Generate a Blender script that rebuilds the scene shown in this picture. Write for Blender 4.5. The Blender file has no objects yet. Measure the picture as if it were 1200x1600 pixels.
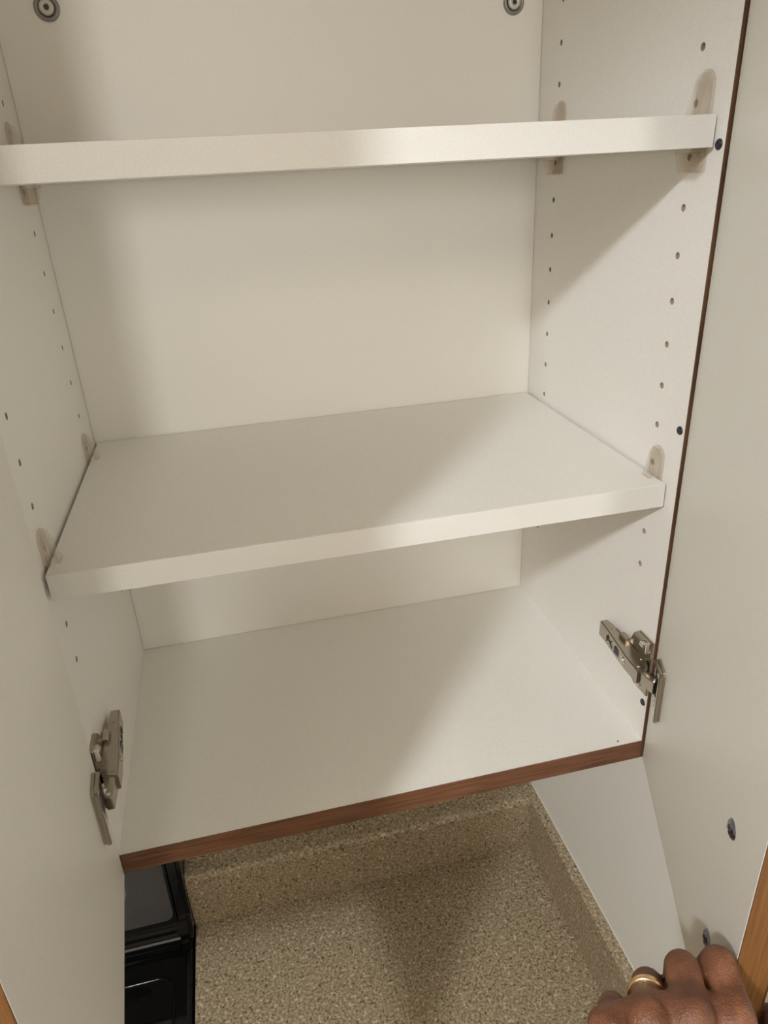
import bpy, bmesh, math, random
from mathutils import Vector, Matrix, Euler
random.seed(3)
S = bpy.context.scene
COL = S.collection

# ------------------------------------------------------------------ camera
cd = bpy.data.cameras.new('camera')
cam = bpy.data.objects.new('camera', cd); COL.objects.link(cam)
cam.location = (0.143, -0.4484, 0.1015)
cam.rotation_euler = Euler((1.1231, 0.049, -0.2281), 'XYZ')
cd.sensor_fit = 'VERTICAL'; cd.sensor_height = 36.0; cd.sensor_width = 27.0
cd.lens = 1117.38 / 1600.0 * 36.0
cd.clip_start = 0.01
S.camera = cam

# ------------------------------------------------------------------ world, lights, exposure
w = bpy.data.worlds.new('world'); S.world = w; w.use_nodes = True
w.node_tree.nodes['Background'].inputs[0].default_value = (1.0, 0.90, 0.76, 1)
w.node_tree.nodes['Background'].inputs[1].default_value = 0.10
S.view_settings.view_transform = 'Standard'
S.view_settings.look = 'None'
S.view_settings.gamma = 1.0
S.view_settings.use_curve_mapping = False
S.view_settings.exposure = 0.0

def area(name, loc, target, size, power, color, size_y=None, shape='DISK'):
    l = bpy.data.lights.new(name, 'AREA'); l.energy = power; l.color = color
    l.shape = shape if size_y is None else 'RECTANGLE'; l.size = size
    if size_y is not None: l.size_y = size_y
    o = bpy.data.objects.new(name, l); COL.objects.link(o); o.location = loc
    o.rotation_euler = (Vector(target) - Vector(loc)).to_track_quat('-Z', 'Y').to_euler()
    return o
# the kitchen lamp (its shade is built with the room), the lit room behind and an added soft overhead fill
S.cycles.diffuse_bounces = 8; S.cycles.max_bounces = 12; S.cycles.transparent_max_bounces = 40
LAMP = (-0.60, -1.02, 0.715)
PW = dict(A=55, C=18.5, E=11)
pl = bpy.data.lights.new('kitchen_bulb', 'POINT'); pl.energy = PW['A']; pl.color = (0.965, 1.0, 1.05); pl.shadow_soft_size = .05
po = bpy.data.objects.new('kitchen_bulb', pl); COL.objects.link(po); po.location = LAMP
area('doorway_light', (-0.13, -3.0, 0.28), (0.2, 0, 0.0), 0.20, PW['C'], (1.0, 0.965, 0.92), 0.50)
area('ceiling_fill', (-0.30, -1.9, 0.77), (-0.3, -1.9, -1.0), 1.0, PW['E'], (1.0, 0.89, 0.70), 0.60)  # fill added to raise the ambient light, stands for no real lamp

# ------------------------------------------------------------------ helpers
def link(o, parent=None):
    COL.objects.link(o)
    if parent is not None: o.parent = parent
    return o
def obj(name, bm, mats, parent=None, smooth=False, world=True):
    me = bpy.data.meshes.new(name)
    bmesh.ops.recalc_face_normals(bm, faces=bm.faces)
    bm.to_mesh(me); bm.free()
    for m in (mats if isinstance(mats, (list, tuple)) else [mats]): me.materials.append(m)
    if smooth:
        for p in me.polygons: p.use_smooth = True
    o = bpy.data.objects.new(name, me); link(o)
    if parent is not None:
        o.parent = parent
        if world: o.matrix_parent_inverse = world_of(parent).inverted()
    return o
def world_of(o):
    m = o.matrix_basis.copy()
    if o.parent is not None: m = world_of(o.parent) @ o.matrix_parent_inverse @ m
    return m
def thing(name, label, cat, loc, group=None):
    o = bpy.data.objects.new(name, None); COL.objects.link(o); o.empty_display_size = .02
    o.location = loc; o['label'] = label; o['category'] = cat
    if group: o['group'] = group
    return o
def tag(o, label, cat, group=None):
    o['label'] = label; o['category'] = cat
    if group: o['group'] = group
    return o
def struct(o): o['kind'] = 'structure'; return o
def part_empty(name, parent):
    o = bpy.data.objects.new(name, None); COL.objects.link(o); o.parent = parent
    o.matrix_parent_inverse = world_of(parent).inverted(); o.empty_display_size = .01
    return o

def add_box(bm, lo, hi, bev=0.0, seg=2, M=None, mi=0):
    b = bmesh.new()
    bmesh.ops.create_cube(b, size=1)
    for v in b.verts:
        v.co = Vector([(lo[i] + hi[i]) / 2 + v.co[i] * (hi[i] - lo[i]) for i in range(3)])
    if bev > 0:
        bmesh.ops.bevel(b, geom=list(b.edges), offset=bev, segments=seg, affect='EDGES', profile=.5)
    merge(bm, b, M, mi)
def merge(bm, b, M=None, mi=0):
    if M is not None: bmesh.ops.transform(b, matrix=M, verts=b.verts)
    for f in b.faces: f.material_index = mi
    me = bpy.data.meshes.new('tmp'); b.to_mesh(me); b.free(); bm.from_mesh(me); bpy.data.meshes.remove(me)
def box(lo, hi, bev=0.0, M=None, seg=2):
    bm = bmesh.new(); add_box(bm, lo, hi, bev, seg, M); return bm
def add_cyl(bm, p0, p1, r0, r1=None, n=20, M=None, bev=0):
    r1 = r0 if r1 is None else r1
    p0, p1 = Vector(p0), Vector(p1); d = p1 - p0
    b = bmesh.new()
    bmesh.ops.create_cone(b, cap_ends=True, segments=n, radius1=r0, radius2=r1, depth=d.length)
    if bev:
        es = [e for e in b.edges if len(e.link_faces) == 2 and any(len(f.verts) > 4 for f in e.link_faces)]
        bmesh.ops.bevel(b, geom=es, offset=bev, segments=2, affect='EDGES')
    X = Matrix.Translation((p0 + p1) / 2) @ d.to_track_quat('Z', 'Y').to_matrix().to_4x4()
    merge(bm, b, (M @ X) if M is not None else X)
def add_prism(bm, pts, lo, hi, axis='x', M=None, bev=0, seg=2):
    """pts: 2D outline; extruded along axis from lo to hi. x:(y,z)  y:(x,z)  z:(x,y)"""
    def P(a, b_, c): return {'x': (c, a, b_), 'y': (a, c, b_), 'z': (a, b_, c)}[axis]
    b = bmesh.new()
    v0 = [b.verts.new(P(p[0], p[1], lo)) for p in pts]; v1 = [b.verts.new(P(p[0], p[1], hi)) for p in pts]
    n = len(pts)
    b.faces.new(v0); b.faces.new(v1[::-1])
    for i in range(n): b.faces.new((v0[i], v1[i], v1[(i + 1) % n], v0[(i + 1) % n]))
    bmesh.ops.recalc_face_normals(b, faces=b.faces)
    if bev: bmesh.ops.bevel(b, geom=list(b.edges), offset=bev, segments=seg, affect='EDGES')
    merge(bm, b, M)
def add_tube(bm, pts, r, n=10, closed=False, M=None):
    pts = [Vector(p) for p in pts]; b = bmesh.new(); rings = []
    m = len(pts); up = Vector((0.13, 0.21, 1)).normalized()
    for i, p in enumerate(pts):
        if closed: t = pts[(i + 1) % m] - pts[i - 1]
        else: t = pts[min(i + 1, m - 1)] - pts[max(i - 1, 0)]
        t.normalize(); a = t.cross(up).normalized(); c = t.cross(a).normalized()
        rings.append([b.verts.new(p + (a * math.cos(k * 2 * math.pi / n) + c * math.sin(k * 2 * math.pi / n)) * r) for k in range(n)])
    for i in range(m if closed else m - 1):
        A, B = rings[i], rings[(i + 1) % m]
        for k in range(n): b.faces.new((A[k], A[(k + 1) % n], B[(k + 1) % n], B[k]))
    if not closed: b.faces.new(rings[0]); b.faces.new(rings[-1][::-1])
    merge(bm, b, M)
def add_lathe(bm, prof, n=28, M=None):
    b = bmesh.new(); rings = []
    for r, z in prof:
        rings.append([b.verts.new((max(r, 1e-5) * math.cos(k * 2 * math.pi / n), max(r, 1e-5) * math.sin(k * 2 * math.pi / n), z)) for k in range(n)])
    for A, B in zip(rings, rings[1:]):
        for k in range(n): b.faces.new((A[k], A[(k + 1) % n], B[(k + 1) % n], B[k]))
    b.faces.new(rings[0]); b.faces.new(rings[-1][::-1])
    merge(bm, b, M)

# ------------------------------------------------------------------ materials
def mat(name, col, rough=.5, metal=0, **kw):
    m = bpy.data.materials.new(name); m.use_nodes = True
    b = m.node_tree.nodes['Principled BSDF']
    b.inputs['Base Color'].default_value = (*col, 1)
    b.inputs['Roughness'].default_value = rough; b.inputs['Metallic'].default_value = metal
    for k, v in kw.items(): b.inputs[k.replace('_', ' ')].default_value = v
    return m
def nodes(m): return m.node_tree.nodes, m.node_tree.links, m.node_tree.nodes['Principled BSDF']
def objcoord(m, scale=(1, 1, 1)):
    N, L, b = nodes(m)
    tc = N.new('ShaderNodeTexCoord'); mp = N.new('ShaderNodeMapping'); mp.inputs['Scale'].default_value = scale
    L.new(tc.outputs['Object'], mp.inputs['Vector']); return mp.outputs['Vector']
def noise(m, vec, scale, detail=3, rough=.5):
    N, L, b = nodes(m); n = N.new('ShaderNodeTexNoise')
    n.inputs['Scale'].default_value = scale; n.inputs['Detail'].default_value = detail; n.inputs['Roughness'].default_value = rough
    L.new(vec, n.inputs['Vector']); return n.outputs['Fac']
def ramp(m, fac, stops, interp='LINEAR'):
    N, L, b = nodes(m); r = N.new('ShaderNodeValToRGB'); r.color_ramp.interpolation = interp
    while len(r.color_ramp.elements) < len(stops): r.color_ramp.elements.new(.5)
    for e, (p, c) in zip(r.color_ramp.elements, stops): e.position = p; e.color = (*c, 1)
    L.new(fac, r.inputs['Fac']); return r.outputs['Color']
def bump(m, fac, strength, dist):
    N, L, b = nodes(m); n = N.new('ShaderNodeBump')
    n.inputs['Strength'].default_value = strength; n.inputs['Distance'].default_value = dist
    L.new(fac, n.inputs['Height']); L.new(n.outputs['Normal'], b.inputs['Normal'])

def melamine(name, col, rough=.42):
    m = mat(name, col, rough); N, L, b = nodes(m)
    v = objcoord(m); f = noise(m, v, 900, 2)
    c0 = tuple(c * .955 for c in col); c1 = tuple(min(1, c * 1.03) for c in col)
    L.new(ramp(m, f, [(.3, c0), (.7, c1)]), b.inputs['Base Color'])
    bump(m, noise(m, v, 650, 2), .10, .0004)
    return m
M_mel = melamine('white_melamine', (.86, .842, .800))
M_shelf = melamine('white_shelf_laminate', (.86, .847, .805), .38)
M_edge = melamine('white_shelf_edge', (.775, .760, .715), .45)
M_door = melamine('white_door_laminate', (.80, .782, .72), .40)
M_wall = melamine('painted_wall', (.76, .765, .73), .6)
M_room = mat('room_paint', (.72, .63, .50), .8)
M_floor = mat('floor_vinyl', (.30, .24, .17), .5)
def wood(name, c0, c1, axis, scale=1.0, rough=.45):
    m = mat(name, c0, rough); N, L, b = nodes(m)
    sc = [90 * scale] * 3; sc[axis] = 3.0 * scale
    v = objcoord(m, sc); f = noise(m, v, 6, 5, .6)
    L.new(ramp(m, f, [(.3, c0), (.62, c1)]), b.inputs['Base Color']); bump(m, f, .15, .0003)
    return m
M_brown = wood('brown_wood_edge', (.085, .033, .014), (.215, .095, .046), 0)
M_brownv = wood('dark_brown_edge', (.07, .034, .018), (.15, .075, .04), 2)
M_oak = wood('orange_oak', (.115, .048, .012), (.215, .098, .028), 2)
M_hole = mat('particle_board_hole', (.42, .35, .25), .9)
M_black = mat('black_plastic', (.02, .021, .028), .35)
M_nickel = mat('nickel_plated_steel', (.47, .425, .36), .25, 1.0)
N_, L_, B_ = nodes(M_nickel)
bump(M_nickel, noise(M_nickel, objcoord(M_nickel), 120, 3), .12, .0006)
M_chrome = mat('bright_steel', (.80, .78, .74), .12, 1.0)
M_steelw = mat('pale_zinc', (.62, .61, .57), .45, .4)
M_zinc = mat('grey_zinc', (.30, .29, .27), .42, .6)
M_dark_metal = mat('dark_steel_recess', (.06, .055, .05), .4, .6)
M_cup = mat('blue_black_screw', (.30, .30, .34), .22, 1.0)
M_clear = mat('clear_plastic', (.50, .44, .37), .06)
N_, L_, B_ = nodes(M_clear)
tr = N_.new('ShaderNodeBsdfTransparent'); tr.inputs['Color'].default_value = (.985, .972, .955, 1)
lw = N_.new('ShaderNodeLayerWeight'); lw.inputs['Blend'].default_value = .15
mr = N_.new('ShaderNodeMapRange'); mr.inputs['To Min'].default_value = .02; mr.inputs['To Max'].default_value = .70
L_.new(lw.outputs['Facing'], mr.inputs['Value'])
mxs = N_.new('ShaderNodeMixShader'); L_.new(mr.outputs[0], mxs.inputs['Fac']); L_.new(tr.outputs[0], mxs.inputs[1]); L_.new(B_.outputs[0], mxs.inputs[2])
L_.new(mxs.outputs[0], N_['Material Output'].inputs['Surface'])
M_gold = mat('gold', (.90, .66, .36), .22, 1.0)
M_blackgloss = mat('black_enamel', (.004, .004, .004), .08, Specular_IOR_Level=.35)
M_glass_top = mat('black_glass', (.004, .004, .004), .05)
M_panel = mat('grey_control_panel', (.060, .058, .056), .42)
N_, L_, B_ = nodes(M_panel)
L_.new(ramp(M_panel, noise(M_panel, objcoord(M_panel), 1200, 2), [(.35, (.040, .038, .037)), (.7, (.095, .09, .085))]), B_.inputs['Base Color'])
M_ringgrey = mat('grey_print', (.20, .195, .18), .5)

def granite():
    m = mat('speckled_laminate', (.2, .17, .12), .42); N, L, b = nodes(m)
    v = objcoord(m)
    f1 = noise(m, v, 300, 3, .7)
    base = ramp(m, f1, [(.30, (.10, .068, .038)), (.42, (.235, .185, .115)), (.56, (.40, .325, .22)), (.70, (.62, .55, .42))])
    f2 = noise(m, v, 190, 2, .5)
    sp = ramp(m, f2, [(.62, (0, 0, 0)), (.70, (1, 1, 1))])
    mx = N.new('ShaderNodeMixRGB'); L.new(sp, mx.inputs['Fac']); L.new(base, mx.inputs['Color1'])
    mx.inputs['Color2'].default_value = (.60, .53, .41, 1)
    mp = N.new('ShaderNodeMapping'); mp.inputs['Location'].default_value = (3.1, 1.7, .4); L.new(v, mp.inputs['Vector'])
    f3 = noise(m, mp.outputs['Vector'], 230, 2, .5)
    dk = ramp(m, f3, [(.60, (0, 0, 0)), (.68, (1, 1, 1))])
    mx2 = N.new('ShaderNodeMixRGB'); L.new(dk, mx2.inputs['Fac']); L.new(mx.outputs[0], mx2.inputs['Color1'])
    mx2.inputs['Color2'].default_value = (.10, .068, .036, 1)
    L.new(mx2.outputs[0], b.inputs['Base Color'])
    bump(m, f1, .08, .0002)
    return m
M_granite = granite()

def skin():
    m = mat('brown_skin', (.2, .09, .05), .48); N, L, b = nodes(m)
    v = objcoord(m)
    f = noise(m, v, 55, 4, .6)
    base = ramp(m, f, [(.30, (.100, .037, .018)), (.55, (.180, .070, .033)), (.75, (.31, .135, .068))])
    L.new(base, b.inputs['Base Color'])
    b.inputs['Subsurface Weight'].default_value = .08
    b.inputs['Subsurface Radius'].default_value = (.004, .0015, .0008)
    vo = N.new('ShaderNodeTexVoronoi'); vo.inputs['Scale'].default_value = 900; L.new(v, vo.inputs['Vector'])
    ad = N.new('ShaderNodeMath'); ad.operation = 'ADD'
    n2 = noise(m, v, 260, 4, .65); L.new(vo.outputs['Distance'], ad.inputs[0]); L.new(n2, ad.inputs[1])
    bump(m, ad.outputs[0], .5, .0006)
    return m
M_skin = skin()
M_sleeve = mat('dark_sleeve_cloth', (.03, .035, .05), .9)

# ------------------------------------------------------------------ dimensions (metres)
W, D = 0.4705, 0.2889            # inner width, inner depth
ZB, TB = -0.3929, 0.0200         # top of bottom panel, thickness
ZT = 0.50                        # top of cabinet
T = 0.018
YF, YR, Z0, P = 0.0367, 0.2466, 0.1623, 0.032   # shelf pin rows
ZC = -0.870                      # counter top
XW, YW = 0.514, 0.3215            # room walls
ZCEIL, ZFLOOR = 0.80, -1.784

# ------------------------------------------------------------------ room shell
struct(obj('wall_back', box((-2.2, YW, ZFLOOR), (XW + .1, YW + .1, ZCEIL)), M_wall))
struct(obj('wall_right', box((XW, -3.6, ZFLOOR), (XW + .1, YW, ZCEIL)), M_wall))
struct(obj('wall_left', box((-2.3, -3.6, ZFLOOR), (-2.2, YW + .1, ZCEIL)), M_room))
struct(obj('wall_front', box((-2.3, -3.7, ZFLOOR), (XW + .1, -3.6, ZCEIL)), M_room))
struct(obj('floor', box((-2.3, -3.7, ZFLOOR - .05), (XW + .1, YW + .1, ZFLOOR)), M_floor))
struct(obj('ceiling', box((-2.3, -3.7, ZCEIL), (XW + .1, YW + .1, ZCEIL + .05)), M_room))

# ------------------------------------------------------------------ kitchen lamp shade and range hood (both just out of the picture)
kl = thing('ceiling_light', 'drum shaded ceiling light over the kitchen floor', 'lamp', (LAMP[0], LAMP[1], ZCEIL))
bm = bmesh.new()
M = Matrix.Translation((LAMP[0], LAMP[1], 0))
b_ = bmesh.new(); rings = []
zr = LAMP[2] - .152
for r, z in ((.420, zr), (.423, zr), (.423, ZCEIL - .02), (.420, ZCEIL - .02)):
    rings.append([b_.verts.new((r * math.cos(k * math.pi / 32), r * math.sin(k * math.pi / 32), z)) for k in range(64)])
for q in range(4):
    A_, B_ = rings[q], rings[(q + 1) % 4]
    for k in range(64): b_.faces.new((A_[k], A_[(k + 1) % 64], B_[(k + 1) % 64], B_[k]))
merge(bm, b_, M)
obj('shade', bm, mat('grey_shade', (.25, .24, .22), .8), kl)
bm = bmesh.new(); add_cyl(bm, (LAMP[0], LAMP[1], ZCEIL - .02), (LAMP[0], LAMP[1], ZCEIL), .423, None, 48)
obj('mounting_disc', bm, M_room, kl)

hd = thing('range_hood', 'black range hood over the stove, left of the cabinet', 'range hood', (-.40, YW, -.30))
bm = bmesh.new()
add_prism(bm, [(YW - .002, -.13), (-.06, -.13), (-.205, -.255), (-.205, -.300), (YW - .002, -.300)], -.780, -.0215, 'x', None, .003)
obj('canopy', bm, M_blackgloss, hd)
obj('grease_filter', box((-.70, -.12, -.304), (-.10, .22, -.3005), .001), M_dark_metal, hd)

# ------------------------------------------------------------------ wall cabinet
cab = thing('wall_cabinet', 'white melamine wall cabinet with brown wood edging and both doors standing open', 'cabinet', (W / 2, YW, ZB - TB))

def drill(o, holes):
    """cut round blind holes (centre, axis vector, radius, depth) into a panel"""
    bm = bmesh.new()
    for c, ax, r, dep in holes:
        c = Vector(c); ax = Vector(ax)
        add_cyl(bm, c - ax * .004, c + ax * dep, r, n=16)
    cut = obj('cut', bm, M_hole)
    m = o.modifiers.new('b', 'BOOLEAN'); m.object = cut; m.operation = 'DIFFERENCE'; m.solver = 'EXACT'
    try: m.material_mode = 'TRANSFER'
    except Exception: pass
    dg = bpy.context.evaluated_depsgraph_get()
    me = bpy.data.meshes.new_from_object(o.evaluated_get(dg), depsgraph=dg)
    o.modifiers.clear(); o.data = me
    bpy.data.objects.remove(cut)

def pin_z(i): return Z0 - P * (i - 2)
front_idx = [i for i in range(-6, 15)]
rear_idx = [i for i in range(-6, 17)]
for side in (0, 1):
    x0, x1 = (-T, 0) if side == 0 else (W, W + T)
    o = obj('side_panel', box((x0, 0.0008, ZB - TB), (x1, YW - .001, ZT)), [M_mel, M_hole], cab)
    ax = (-1, 0, 0) if side == 0 else (1, 0, 0)
    xs = 0 if side == 0 else W
    hs = [((xs, YF, pin_z(i)), ax, .0025, .011) for i in front_idx] + [((xs, YR, pin_z(i)), ax, .0024, .011) for i in rear_idx]
    o.parent = None; o.matrix_parent_inverse = Matrix()
    drill(o, hs)
    o.parent = cab; o.matrix_parent_inverse = world_of(cab).inverted()
    bm = box((x0, 0, ZB - TB), (x1, .0008, ZT))
    obj('edge_band', bm, M_brownv, o)
bp = obj('bottom_panel', box((0, .0008, ZB - TB), (W, YW - .001, ZB)), [M_shelf, M_hole], cab)
bp.parent = None; bp.matrix_parent_inverse = Matrix()
drill(bp, [((.449, .006, ZB), (0, 0, -1), .0012, .006)])
bp.parent = cab; bp.matrix_parent_inverse = world_of(cab).inverted()
o = obj('edge_band', box((0.0002, -.0004, ZB - TB), (W - .0002, .0008, ZB), .0003), M_brown, bp)
obj('top_panel', box((0, 0, ZT - T), (W, YW - .001, ZT)), M_mel, cab)
obj('back_panel', box((.0003, D, ZB + .0004), (W - .0003, D + .008, ZT - T)), M_mel, cab)

# black round plugs near the front edge
for side in (1,):
    for z in (0.105, -0.089, -0.352, 0.36):
        bm = bmesh.new()
        M = Matrix.Translation((W if side else 0, .0066, z)) @ Matrix.Rotation((-1 if side else 1) * math.pi / 2, 4, 'Y')
        add_lathe(bm, [(.0034, -.002), (.0034, .0004), (.0030, .0010), (.0018, .0013), (.0010, .0008), (0, .0006)], 18, M)
        obj('black_plug', bm, M_black, cab, smooth=True)

# big round mounting screws on the back panel
for x in (.0415, .4415):
    M = Matrix.Translation((x, D, .2315)) @ Matrix.Rotation(math.pi / 2, 4, 'X')
    bm = bmesh.new()
    add_lathe(bm, [(.0098, 0), (.0098, .0012), (.0088, .0022), (.0076, .0024), (.0070, .0014), (.0062, .0012)], 32, M)
    sc = obj('mounting_screw', bm, M_zinc, cab, smooth=True)
    bm = bmesh.new(); add_lathe(bm, [(.0058, .0008), (.0058, .0026), (.0046, .0034), (.0020, .0036), (.0018, .0022), (0, .0020)], 28, M)
    obj('screw_head', bm, M_steelw, sc, smooth=True)
    bm = bmesh.new(); add_lathe(bm, [(.0071, .0002), (.0071, .0013), (.0057, .0013)], 28, M)
    obj('dark_groove', bm, M_dark_metal, sc)
    bm = bmesh.new()
    add_box(bm, (-.0016, -.0016, .0024), (.0016, .0016, .0038), .0003, 1, M @ Matrix.Rotation(.3, 4, 'Z'))
    obj('square_recess', bm, M_dark_metal, sc)

# ------------------------------------------------------------------ doors
ZD0, ZD1, TD, WD = ZB - TB, ZT, .020, .2590
def door_matrix(A, d, flip):
    """local: +x along the door from the hinge, +y towards the outer (kitchen) face, z up"""
    d = Vector((d[0], d[1], 0)).normalized()
    n = Vector((-d.y, d.x, 0))
    if flip: n = -n
    M = Matrix(((d.x, n.x, 0, A[0]), (d.y, n.y, 0, A[1]), (0, 0, 1, 0), (0, 0, 0, 1)))
    return M
DR = door_matrix((.4726, -.0010), (-.374, -.927), False)
DL = door_matrix((.0005, -.0015), (.090, -.996), True)
DL = Matrix.Translation((0, 0, ZD0)) @ Matrix.Rotation(math.radians(.75), 4, 'Y') @ Matrix.Translation((0, 0, -ZD0)) @ DL   # hangs slightly out of plumb
for M, side, WD in ((DR, 'right', .2590), (DL, 'left', .2500)):
    dr = obj('door', box((0.0008, 0, ZD0), (WD - .001, TD - .0015, ZD1), .0003, M, 1), M_door, cab)
    obj('edge_band', box((WD - .001, 0.0003, ZD0), (WD, TD - .0003, ZD1), 0, M), M_oak, dr)
    obj('front_panel', box((0, TD - .0015, ZD0), (WD, TD, ZD1), 0, M), M_oak, dr)
    bm = bmesh.new(); add_box(bm, (0.0004, 0.0010, ZD0), (.0010, TD - .0015, ZD1), 0, 1, M); obj('hinge_side_band', bm, M_oak, dr)
    # handle screws on the inner face + the bar pull on the outer one
    sx = .2165
    dz = 0 if side == 'right' else -.014
    for z in (-.3560 + dz, -.2560 + dz):
        MM = M @ Matrix.Translation((sx, 0, z)) @ Matrix.Rotation(math.pi / 2, 4, 'X')
        bm = bmesh.new()
        add_lathe(bm, [(.0062, 0), (.0062, .0004), (.0052, .0014), (.0032, .0021), (.0024, .0022), (.0020, .0012), (0, .0010)], 26, MM)
        for a in (.4, .4 + math.pi / 2):
            add_box(bm, (-.0030, -.00045, .0012), (.0030, .00045, .0024), 0, 1, MM @ Matrix.Rotation(a, 4, 'Z'))
        obj('handle_screw', bm, M_cup, dr, smooth=False)
    bm = bmesh.new()
    zs0, zs1 = -.356 + dz, -.256 + dz
    pts = [(sx, TD, zs0), (sx, TD + .018, zs0), (sx, TD + .026, zs0 + .008), (sx, TD + .028, (zs0 + zs1) / 2), (sx, TD + .026, zs1 - .008), (sx, TD + .018, zs1), (sx, TD, zs1)]
    add_tube(bm, pts, .004, 12, False, M)
    obj('handle', bm, M_nickel, dr, smooth=True)

# ------------------------------------------------------------------ hinges
def make_hinge(zc, side):
    """modelled for the right side in world space, mirrored for the left one"""
    if side == 'right': DM = DR; X = Matrix()
    else: DM = DL; X = Matrix.Translation((W, 0, 0)) @ Matrix.Scale(-1, 4, (1, 0, 0))   # x -> W - x
    h = part_empty('hinge', cab)
    h.location = Vector((W if side == 'right' else 0, .03, zc)); h.matrix_parent_inverse = world_of(cab).inverted()
    def ob(name, bm, m, smooth=False): return obj(name, bm, m, h, smooth)
    # mounting plate: base pad, vertical wings, raised rail
    bm = bmesh.new()
    add_prism(bm, [(.0005, zc + .029), (.022, zc + .029), (.030, zc + .022), (.036, zc + .008), (.060, zc + .006), (.060, zc - .006), (.036, zc - .008), (.030, zc - .022), (.022, zc - .029), (.0005, zc - .029)], W - .0025, W, 'x', X, .0006)
    add_box(bm, (W - .0080, .006, zc - .0050), (W - .0020, .060, zc + .0050), .0008, 2, X)
    add_box(bm, (W - .0070, .034, zc + .004), (W - .0020, .046, zc + .012), .001, 2, X)
    ob('mounting_plate', bm, M_nickel)
    for s in (1, -1):
        bm = bmesh.new()
        add_cyl(bm, Vector((W - .0052, .0125, zc + s * .0205)), Vector((W - .002, .0125, zc + s * .0205)), .0036, .0042, 18, X, .0006)
        add_box(bm, (W - .0058, .0098, zc + s * .0205 - .0006), (W - .0050, .0152, zc + s * .0205 + .0006), 0, 1, X)
        ob('plate_screw', bm, M_chrome)
    bm = bmesh.new()   # bright eccentric tab
    add_box(bm, (W - .0065, .0030, zc + .0170), (W - .0020, .0050, zc + .0275), .0006, 2, X)
    ob('adjusting_tab', bm, M_chrome)
    # arm: folded channel, tapering towards the back
    bm = bmesh.new()
    f0, f1 = -.0055, .0735
    x0f, x0b, x1 = W - .0160, W - .0115, W - .0015
    def arm_z(y): return .0072 if y < .05 else .0066
    b = bmesh.new()
    pts = [(x0f - .0015, f0, .0072), (x0f - .0005, .02, .0072), (x0b - .0006, .060, .0068), (x0b, f1, .0062)]
    outer = [(x1 - .004, f0 + .004), (x1 + .0005, .008), (x1 - .001, .03), (x1 - .002, .060), (x1 - .002, f1)]
    loop = [(p[0], p[1]) for p in pts] + outer[::-1]
    hh = lambda y: .0070 + .0012 * max(0, min(1, (y - f0) / .06))
    top = [b.verts.new((q[0], q[1], zc + hh(q[1]))) for q in loop]; bot = [b.verts.new((q[0], q[1], zc - hh(q[1]))) for q in loop]
    b.faces.new(top); b.faces.new(bot[::-1]); n = len(loop)
    for i in range(n): b.faces.new((top[i], bot[i], bot[(i + 1) % n], top[(i + 1) % n]))
    bmesh.ops.recalc_face_normals(b, faces=b.faces)
    bmesh.ops.bevel(b, geom=list(b.edges), offset=.0009, segments=2, affect='EDGES')
    merge(bm, b, X)
    ob('arm', bm, M_nickel)
    # details on the arm's inner face
    def face_x(y): return x0f - .0015 + (x0b - x0f + .0015) * (y - f0) / (f1 - f0)
    bm = bmesh.new()
    add_box(bm, (face_x(.036) - .0012, .0300, zc - .0036), (face_x(.036) + .001, .0385, zc + .0036), .0003, 1, X)
    ob('slot', bm, M_black)
    bm = bmesh.new()
    add_cyl(bm, (face_x(.022) - .0012, .0215, zc), (face_x(.022) + .001, .0215, zc), .0040, None, 18, X, .0005)
    add_box(bm, (face_x(.022) - .0018, .0185, zc - .0006), (face_x(.022) - .0008, .0245, zc + .0006), 0, 1, X)
    add_box(bm, (face_x(.022) - .0018, .0209, zc - .003), (face_x(.022) - .0008, .0221, zc + .003), 0, 1, X)
    ob('adjusting_screw', bm, M_chrome)
    bm = bmesh.new()   # stamped arrows
    for (ya, za, yb, zb) in ((.044, -.004, .050, 0), (.050, 0, .044, .004), (.047, 0, .056, 0), (.056, -.0035, .056, .0035), (.056, .0035, .053, .001)):
        fx = face_x((ya + yb) / 2) - .0003
        add_tube(bm, [(fx, ya, zc + za), (fx, yb, zc + zb)], .0004, 6, False, X)
    ob('stamped_mark', bm, M_dark_metal)
    for s in (1, -1):   # rivets on both flanks of the arm
        for (xx, yy, r) in ((W - .0125, .0020, .0018), (W - .0080, .0580, .0013), (W - .0050, .010, .0018)):
            bm = bmesh.new(); q = hh(yy)
            add_cyl(bm, (xx, yy, zc + s * (q - .001)), (xx, yy, zc + s * (q + .0004)), r, None, 12, X, .0002)
            ob('rivet', bm, M_nickel)
    # door side: cup flange plate with cover and sunk cup; DM frame (local y negative = inside)
    bm = bmesh.new()
    add_prism(bm, [(.012, zc + .022), (.016, zc + .026), (.036, zc + .026), (.038, zc + .024), (.038, zc - .024), (.036, zc - .026), (.016, zc - .026), (.012, zc - .022)], -.0022, 0, 'y', DM, .0005)
    ob('cup_flange', bm, M_nickel)
    bm = bmesh.new()
    add_prism(bm, [(.0345, zc + .026), (.038, zc + .026), (.038, zc - .026), (.0345, zc - .026)], -.0052, -.0020, 'y', DM, .0006)
    add_prism(bm, [(.012, zc + .0225), (.038, zc + .0260), (.038, zc + .0225), (.012, zc + .019)], -.0050, -.0020, 'y', DM, .0005)
    ob('flange_rim', bm, M_nickel)
    for s in (1, -1):
        bm = bmesh.new()
        Mx = DM @ Matrix.Translation((.026, -.0022, zc + s * .0165)) @ Matrix.Rotation(math.pi / 2, 4, 'X')
        add_lathe(bm, [(.0042, 0), (.0040, .0009), (.0026, .0016), (.0014, .0016), (.0012, .0008), (0, .0007)], 18, Mx)
        ob('flange_screw', bm, M_chrome, True)
    bm = bmesh.new()
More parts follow.
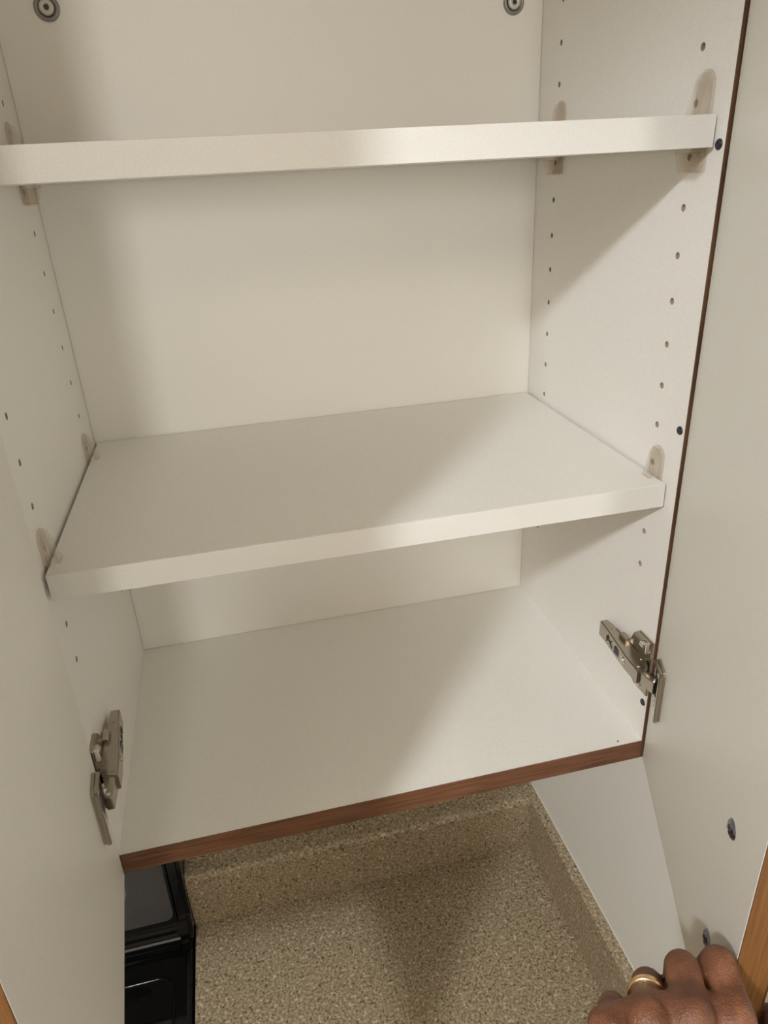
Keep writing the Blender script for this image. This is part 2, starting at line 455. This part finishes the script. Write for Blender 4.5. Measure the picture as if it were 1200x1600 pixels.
    Mx = DM @ Matrix.Translation((.022, -.0010, zc)) @ Matrix.Rotation(math.pi / 2, 4, 'X')
    add_lathe(bm, [(.0100, 0), (.0100, .0018), (.0088, .0022), (.0080, .0016), (0, .0014)], 26, Mx)
    ob('cup', bm, M_dark_metal, True)
    # links between the arm and the cup: a bent block
    a = X @ Vector((W - .0128, -.0010, 0)); a.z = 0
    c = DM @ Vector((.021, -.0045, 0)); c.z = 0
    d = (c - a); L = d.length; d.normalize(); nn = Vector((-d.y, d.x, 0))
    LM = Matrix(((d.x, nn.x, 0, a.x), (d.y, nn.y, 0, a.y), (0, 0, 1, zc), (0, 0, 0, 1)))
    bm = bmesh.new()
    add_box(bm, (-.001, -.0028, -.0060), (L + .003, .0028, .0060), .0009, 2, LM)
    ob('link_arm', bm, M_nickel)
    bm = bmesh.new()
    add_cyl(bm, LM @ Vector((L, 0, -.0070)), LM @ Vector((L, 0, .0070)), .0015, None, 12)
    ob('pivot_pin', bm, M_chrome)
for zc in (-.3115, .425):
    for side in ('right', 'left'): make_hinge(zc, side)

# ------------------------------------------------------------------ adjustable shelves
SG = .0028
def shelf(label, zt, th, y0):
    s = thing('shelf', label, 'shelf', (W / 2, (y0 + D) / 2, zt - th), 'adjustable shelves in the cabinet')
    b = obj('board', box((SG, y0 + .0010, zt - th), (W - SG, D - .0012, zt), .0002), M_shelf, s)
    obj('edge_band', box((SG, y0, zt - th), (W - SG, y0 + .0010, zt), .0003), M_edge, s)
    return s
shelf('upper white shelf seen edge-on above the empty middle compartment', .1225, .0190, .0090)
shelf('lower white shelf with its whole top visible, between two compartments', -.1350, .0197, .0112)

# ------------------------------------------------------------------ clear shelf clips
def make_clip(label, side, y, zt, th, drop=.0145, group='clear plastic clips holding the shelves'):
    """origin on the side panel at shelf-top height; local x points into the cabinet"""
    zb = zt - th
    t = thing('shelf_clip', label, 'shelf clip', (0 if side == 'left' else W, y, zt), group)
    sx = 1 if side == 'left' else -1
    M = Matrix.Translation((0 if side == 'left' else W, y, 0)) @ Matrix.Scale(sx, 4, (1, 0, 0))
    hw = .0088
    # arched wall plate
    def arch(hw, z0, z1, n=10):
        r = hw; pts = [(-hw, z0)]
        for k in range(n + 1):
            a = math.pi - math.pi * k / n
            pts.append((r * math.cos(a), z1 - r + r * math.sin(a)))
        pts.append((hw, z0)); return pts
    bm = bmesh.new()
    add_prism(bm, arch(hw, zb - drop, zt + .0265), .0003, .0022, 'x', M, .0004, 1)
    obj('wall_plate', bm, M_clear, t)
    # springy tongue gripping the top of the shelf
    bm = bmesh.new()
    prof = [(.0022, zt + .0245), (.0048, zt + .0235), (.0066, zt + .018), (.0082, zt + .009), (.0105, zt + .0025), (.0105, zt + .0006), (.0075, zt + .0006), (.0062, zt + .008), (.0045, zt + .016), (.0022, zt + .019)]
    add_prism(bm, prof, -.0050, .0050, 'y', M, .0003, 1)
    obj('tongue', bm, M_clear, t)
    for yy in (-.0078, .0064):
        bm = bmesh.new()
        add_prism(bm, [(.0022, zt + .0215), (.0040, zt + .019), (.0046, zt + .006), (.0046, zt + .0008), (.0022, zt + .0008)], yy, yy + .0014, 'y', M, .0002, 1)
        obj('rib', bm, M_clear, t)
    # ribbed support under the shelf
    bm = bmesh.new()
    zz = zb - .0006
    add_box(bm, (.0022, -hw, zz - .0022), (.0135, hw, zz), .0004, 1, M)
    for k in range(5):
        yy = -hw + .0005 + k * (2 * hw - .0023) / 4
        add_prism(bm, [(.0022, zz - .0018), (.0130, zz - .0018), (.0100, zz - drop + .001), (.0022, zz - drop + .001)], yy, yy + .0013, 'y', M, .0002, 1)
    add_box(bm, (.0022, -hw + .001, zz - drop), (.0098, hw - .001, zz - drop + .0016), .0004, 1, M)
    obj('support', bm, M_clear, t)
    bm = bmesh.new()
    add_cyl(bm, M @ Vector((-.006, 0, zb - .004)), M @ Vector((.0008, 0, zb - .004)), .0022, None, 12)
    obj('peg', bm, M_clear, t)
    return t
UZ, UT, LZ, LT = .1225, .0190, -.1350, .0197
make_clip('clear plastic clip at front right end of the upper shelf', 'right', .026, UZ, UT)
make_clip('small clear clip at rear right corner of the upper shelf', 'right', .238, UZ, UT)
make_clip('clear clip at rear left corner of the upper shelf', 'left', .238, UZ, UT)
make_clip('clear plastic clip standing at the front right of the lower shelf', 'right', .0290, LZ, LT, .0052)
make_clip('clear plastic clip at the front left corner of the lower shelf', 'left', .0310, LZ, LT, .0052)
make_clip('clear clip at the rear left corner of the lower shelf', 'left', .238, LZ, LT, .0052)

# ------------------------------------------------------------------ counter with splashes
XC0 = -.0170
ct = thing('countertop', 'speckled brown laminate countertop with back and side splash below the cabinet', 'countertop', (.25, 0, ZC - .04))
obj('counter_slab', box((XC0, -.335, ZC - .038), (XW - .001, YW - .001, ZC), .003), M_granite, ct)
bm = bmesh.new()
prof = [(YW - .001, ZC + .0002), (.2805, ZC + .0002), (.2800, ZC + .004), (.2800, ZC + .086)]
for k in range(1, 7):
    a = math.pi / 2 * k / 6
    prof.append((.2800 + .010 * (1 - math.cos(a)), ZC + .086 + .011 * math.sin(a)))
prof.append((YW - .001, ZC + .0975))
add_prism(bm, prof, XC0, .4965, 'x')
obj('back_splash', bm, M_granite, ct)
obj('side_splash', box((.4965, -.333, ZC + .0002), (XW - .0008, YW - .0012, ZC + .0965), .0012), M_granite, ct)
obj('caulk_line', box((XW - .0028, -.333, ZC + .0955), (XW - .0004, YW - .002, ZC + .0990), .0008), mat('white_caulk', (.72, .70, .64), .5), ct)

bc = thing('base_cabinet', 'oak base cabinet under the speckled counter', 'cabinet', (.25, 0, ZFLOOR))
obj('body', box((XC0 + .004, -.29, ZFLOOR + .10), (XW - .002, YW - .003, ZC - .0385)), M_oak, bc)
obj('toe_kick', box((XC0 + .004, -.22, ZFLOOR), (XW - .002, YW - .003, ZFLOOR + .10)), M_brownv, bc)
for x0, x1 in ((XC0 + .006, .2465), (.2505, XW - .004)):
    d_ = obj('door', box((x0, -.310, ZFLOOR + .11), (x1, -.290, ZC - .045), .002), M_oak, bc)

# ------------------------------------------------------------------ range (stove)
rg = thing('range', 'glossy black electric range with grey control panel beside the counter', 'stove', (-.40, 0, ZFLOOR))
X0, X1 = -.780, -.0205
obj('oven_body', box((X0, -.33, ZFLOOR + .03), (X1 - .002, YW - .012, ZC - .026), .004), M_blackgloss, rg)
# cooktop: rounded slab
obj('cooktop', box((X0, -.345, ZC - .026), (X1, YW - .010, ZC + .003), .006, None, 4), M_blackgloss, rg)
bm = bmesh.new()
def rrect(x0, y0, x1, y1, r, n=8):
    pts = []
    for cx, cy, a0 in ((x1 - r, y1 - r, 0), (x0 + r, y1 - r, 90), (x0 + r, y0 + r, 180), (x1 - r, y0 + r, 270)):
        for k in range(n + 1):
            a = math.radians(a0 + 90 * k / n); pts.append((cx + r * math.cos(a), cy + r * math.sin(a)))
    return pts
add_prism(bm, rrect(X0 + .03, -.30, -.044, .210, .022), ZC + .002, ZC + .0042, 'z', None, .0004, 1)
obj('glass_top', bm, M_glass_top, rg)
bm = bmesh.new()
add_tube(bm, [(p[0], p[1], ZC + .0040) for p in rrect(X0 + .029, -.301, -.043, .211, .023)], .0011, 8, True)
obj('glass_trim', bm, M_blackgloss, rg, smooth=True)
# backguard: side profile with curved foot, full width
bm = bmesh.new()
prof = [(YW - .010, ZC + .002), (.243, ZC + .002)]
for k in range(0, 7):
    a = math.pi / 2 * k / 6
    prof.append((.243 + .022 * math.sin(a) * 1.0, ZC + .004 + .020 * (1 - math.cos(a))))
prof += [(.266, ZC + .030), (.276, ZC + .200), (.284, ZC + .212), (YW - .010, ZC + .214)]
add_prism(bm, prof, X0 + .010, X1 - .012, 'x', None, .0035, 3)
obj('backguard', bm, M_blackgloss, rg)
bm = bmesh.new()   # flared end cap at the right
prof2 = [(YW - .011, ZC + .003), (.236, ZC + .003), (.254, ZC + .012), (.266, ZC + .040), (.275, ZC + .203), (.284, ZC + .216), (YW - .011, ZC + .218)]
add_prism(bm, prof2, X1 - .018, X1 + .0030, 'x', None, .005, 4)
obj('end_cap', bm, M_blackgloss, rg)
bm = bmesh.new(); add_prism(bm, prof2, X0 - .001, X0 + .020, 'x', None, .005, 4)
obj('end_cap', bm, M_blackgloss, rg)
# control panel face lies on the sloping front (y from .266 at +.03 to .276 at +.20)
sl = math.atan2(.010, .170)
PM = Matrix.Translation((0, .2660, ZC + .030)) @ Matrix.Rotation(-sl, 4, 'X')
bm = bmesh.new()
add_prism(bm, rrect(X0 + .05, .012, X1 - .0185, .160, .012), -.0016, .002, 'y', PM, .0003, 1)
cp = obj('control_panel', bm, M_panel, rg)
for kx in (-.114, -.215, -.585, -.690):
    MM = PM @ Matrix.Translation((kx, -.0016, .082)) @ Matrix.Rotation(math.pi / 2, 4, 'X')
    bm = bmesh.new(); add_lathe(bm, [(.0235, 0), (.0235, .0005), (.0215, .0005), (.0215, 0)], 40, MM)
    obj('printed_ring', bm, M_ringgrey, cp)
    bm = bmesh.new(); add_lathe(bm, [(.0185, .0006), (.0180, .012), (.0160, .0145), (0, .0145)], 36, MM)
    add_box(bm, (-.0030, -.0165, .012), (.0030, .0165, .0205), .0012, 2, MM)
    obj('knob', bm, M_panel, cp, smooth=False)
obj('oven_door', box((X0 + .005, -.372, ZFLOOR + .22), (X1 - .007, -.332, ZC - .035), .005), M_blackgloss, rg)
bm = bmesh.new(); zh = ZC - .085
add_tube(bm, [(X0 + .08, -.372, zh), (X0 + .08, -.405, zh), (X1 - .08, -.405, zh), (X1 - .08, -.372, zh)], .009, 12)
obj('oven_handle', bm, M_blackgloss, rg, smooth=True)

# ------------------------------------------------------------------ the hand holding the right door
def blob_chain(bm, pts):
    for (a, b) in zip(pts, pts[1:]):
        A, B = Vector(a[:3]), Vector(b[:3]); L = (B - A).length
        n = max(2, int(L / .0022))
        for k in range(n + 1):
            t = k / n; c = A.lerp(B, t); r = a[3] * (1 - t) + b[3] * t
            bs = bmesh.new(); bmesh.ops.create_icosphere(bs, subdivisions=2, radius=r)
            bmesh.ops.translate(bs, verts=bs.verts, vec=c)
            merge(bm, bs)
FING = {
 'index': [(0.3535, -0.2672, -0.3130, .0128), (0.3600, -0.2545, -0.3150, .0108), (0.3650, -0.2395, -0.3134, .0108), (0.3705, -0.2270, -0.3466, .0094), (0.3745, -0.2235, -0.3721, .0078)],
 'middle': [(0.3290, -0.2640, -0.3030, .0130), (0.3362, -0.2520, -0.3070, .0104), (0.3424, -0.2381, -0.3094, .0102), (0.3520, -0.2268, -0.3449, .0090), (0.3560, -0.2238, -0.3759, .0076)],
 'ring': [(0.3063, -0.2600, -0.3030, .0126), (0.3145, -0.2490, -0.3110, .0094), (0.3240, -0.2355, -0.3204, .0094), (0.3335, -0.2253, -0.3531, .0084), (0.3375, -0.2235, -0.3828, .0072)],
 'pinky': [(0.2885, -0.2560, -0.3110, .0118), (0.2955, -0.2478, -0.3190, .0096), (0.3025, -0.2371, -0.3290, .0084), (0.3130, -0.2288, -0.3585, .0074), (0.3180, -0.2260, -0.3849, .0065)],
 'thumb': [(0.3280, -0.2990, -0.3800, .0160), (0.3640, -0.2850, -0.3640, .0140), (0.3960, -0.2680, -0.3600, .0122), (0.4130, -0.2500, -0.3750, .0110), (0.4115, -0.2310, -0.3980, .0088)],
}
WR = (.2930, -.3180, -.3900)
bm = bmesh.new()
for k, v in FING.items(): blob_chain(bm, v)
for k, r in (('index', .0130), ('middle', .0135), ('ring', .0130), ('pinky', .0115)):
    m = FING[k][0]
    base = {'index': (.312, -.314, -.368), 'middle': (.299, -.312, -.364), 'ring': (.286, -.308, -.366), 'pinky': (.275, -.302, -.372)}[k]
    blob_chain(bm, [m, (*base, .0165)])
blob_chain(bm, [(.312, -.312, -.384, .018), FING['thumb'][0]])
for p_, q_, r_ in (('index', 'middle', .0108), ('middle', 'ring', .0106), ('ring', 'pinky', .0100)):
    A_, B_ = FING[p_][0], FING[q_][0]
    blob_chain(bm, [(A_[0], A_[1] + .004, A_[2] - .003, r_), (B_[0], B_[1] + .004, B_[2] - .003, r_)])
blob_chain(bm, [(.340, -.284, -.345, .013), (.366, -.278, -.345, .0115)])      # web between index and thumb
blob_chain(bm, [(.295, -.308, -.382, .020), (.262, -.345, -.425, .025), (.228, -.410, -.472, .031), (.200, -.470, -.512, .036)])
def remeshed(bm, name, voxel, smooth):
    o = obj(name, bm, M_skin)
    md = o.modifiers.new('r', 'REMESH'); md.mode = 'VOXEL'; md.voxel_size = voxel; md.use_smooth_shade = True
    ms = o.modifiers.new('s', 'SMOOTH'); ms.factor = .6; ms.iterations = smooth
    dg = bpy.context.evaluated_depsgraph_get()
    me = bpy.data.meshes.new_from_object(o.evaluated_get(dg), depsgraph=dg)
    bpy.data.objects.remove(o)
    return me
def quick_blobs(bm, pts, step=.012, sq=(1, 1, 1)):
    for a, b in zip(pts, pts[1:]):
        A, B = Vector(a[:3]), Vector(b[:3]); n = max(1, int((B - A).length / step))
        for k in range(n + 1):
            t = k / n; c = A.lerp(B, t); r = a[3] * (1 - t) + b[3] * t
            bs = bmesh.new(); bmesh.ops.create_icosphere(bs, subdivisions=2, radius=r)
            for v in bs.verts: v.co = Vector((v.co.x * sq[0], v.co.y * sq[1], v.co.z * sq[2])) + c
            merge(bm, bs)
hand_me = remeshed(bm, 'hand_tmp', .0013, 8)
# the rest of the figure stands behind the picture: head, neck, trunk, arms and legs
PX, PY = .10, -.86
bm = bmesh.new()
quick_blobs(bm, [(.200, -.470, -.512, .036), (.178, -.520, -.547, .042), (-.060, -.790, -.450, .054)])          # left arm
quick_blobs(bm, [(PX + .190, PY - .02, -.455, .054), (PX + .225, PY - .02, -.730, .044), (PX + .205, PY + .06, -.930, .030), (PX + .200, PY + .09, -1.01, .034)])
quick_blobs(bm, [(PX, PY, -.49, .125), (PX, PY, -.66, .115), (PX, PY - .01, -.82, .115), (PX, PY - .01, -.90, .125)], .03, (1.25, .80, 1))
quick_blobs(bm, [(PX - .14, PY, -.445, .052), (PX + .14, PY, -.445, .052)], .02)
quick_blobs(bm, [(PX, PY - .01, -.42, .060), (PX, PY + .01, -.30, .055)])
quick_blobs(bm, [(PX, PY + .00, -.175, .080), (PX, PY + .015, -.210, .076)], .012, (.92, 1.12, 1.25))
quick_blobs(bm, [(PX, PY + .050, -.275, .030), (PX, PY + .060, -.265, .030)], .01)                                # chin
quick_blobs(bm, [(PX, PY + .094, -.185, .009), (PX, PY + .112, -.212, .014)], .004)                              # nose
for sx_ in (-1, 1):
    quick_blobs(bm, [(PX + sx_ * .078, PY, -.180, .014), (PX + sx_ * .078, PY, -.210, .011)], .006, (.6, 1, 1.3))  # ears
    quick_blobs(bm, [(PX + sx_ * .015, PY + .095, -.160, .010), (PX + sx_ * .045, PY + .085, -.160, .010)], .005)  # brows
    quick_blobs(bm, [(PX + sx_ * .09, PY, -.93, .095), (PX + sx_ * .10, PY, -1.32, .062), (PX + sx_ * .10, PY - .01, -1.70, .042)], .02)
    quick_blobs(bm, [(PX + sx_ * .10, PY - .03, -1.745, .038), (PX + sx_ * .105, PY + .14, -1.750, .033)], .015)
quick_blobs(bm, [(PX - .02, PY + .094, -.245, .0085), (PX + .02, PY + .094, -.245, .0085)], .004)                  # mouth
for q_, (dx_, ln_) in enumerate(((-.030, .070), (-.010, .080), (.010, .085), (.030, .078))):      # relaxed right hand
    quick_blobs(bm, [(PX + .200, PY + .09 + dx_, -1.03, .013), (PX + .198, PY + .095 + dx_, -1.06 - ln_ * .5, .010), (PX + .190, PY + .098 + dx_, -1.06 - ln_, .008)], .005)
quick_blobs(bm, [(PX + .190, PY + .125, -1.00, .014), (PX + .185, PY + .150, -1.04, .011), (PX + .182, PY + .155, -1.065, .009)], .005)
rest_me = remeshed(bm, 'rest_tmp', .006, 4)
bm = bmesh.new(); bm.from_mesh(hand_me); bm.from_mesh(rest_me)
me = bpy.data.meshes.new('person'); bm.to_mesh(me); bm.free(); me.materials.append(M_skin)
for p_ in me.polygons: p_.use_smooth = True
body = bpy.data.objects.new('person', me); COL.objects.link(body)
tag(body, 'person reaching in with a brown left hand, gold ring on it, gripping the right door', 'person')
# ring
a, b = Vector(FING['ring'][1][:3]), Vector(FING['ring'][2][:3])
ax = (b - a).normalized(); c = a.lerp(b, .42)
RM = Matrix.Translation(c) @ ax.to_track_quat('Z', 'Y').to_matrix().to_4x4()
bm = bmesh.new()
add_lathe(bm, [(.0092, -.0022), (.0101, -.0021), (.01050, -.0009), (.01050, .0009), (.0101, .0021), (.0092, .0022)], 48, RM)
obj('finger_ring', bm, M_gold, body, smooth=True)['label'] = 'plain gold ring'
# clothes, hair and shoes
def cloth(name, build, m, voxel=.008):
    bm = bmesh.new(); build(bm)
    me = remeshed(bm, name + '_tmp', voxel, 4); me.materials.clear(); me.materials.append(m)
    for p_ in me.polygons: p_.use_smooth = True
    o = bpy.data.objects.new(name, me); COL.objects.link(o); o.parent = body
    return o
def shirt(bm):
    quick_blobs(bm, [(.184, -.507, -.538, .047), (.174, -.524, -.545, .052), (-.060, -.790, -.450, .064)], .02)
    quick_blobs(bm, [(PX + .190, PY - .02, -.455, .062), (PX + .222, PY - .02, -.720, .056)], .02)
    quick_blobs(bm, [(PX, PY, -.49, .135), (PX, PY, -.66, .125), (PX, PY - .01, -.80, .125), (PX, PY - .01, -.95, .135)], .03, (1.27, .85, 1))
    quick_blobs(bm, [(PX - .14, PY, -.445, .060), (PX + .14, PY, -.445, .060)], .02)
def trousers(bm):
    quick_blobs(bm, [(PX, PY - .01, -.88, .120), (PX, PY - .01, -.96, .128)], .03, (1.22, .84, 1))
    for sx_ in (-1, 1):
        quick_blobs(bm, [(PX + sx_ * .09, PY, -.95, .102), (PX + sx_ * .10, PY, -1.32, .074), (PX + sx_ * .10, PY - .01, -1.68, .060)], .02)
def hair(bm):
    quick_blobs(bm, [(PX, PY - .020, -.155, .086), (PX, PY - .030, -.190, .080)], .012, (.95, 1.06, 1.22))
cloth('shirt', shirt, M_sleeve); cloth('trousers', trousers, mat('dark_denim', (.02, .025, .04), .9))
cloth('hair', hair, mat('black_hair', (.012, .010, .009), .7), .006)
for sx_ in (-1, 1):
    cloth('shoe', lambda bm: quick_blobs(bm, [(PX + sx_ * .10, PY - .03, -1.744, .040), (PX + sx_ * .105, PY + .15, -1.748, .036)], .015), mat('black_shoe', (.015, .015, .015), .5))
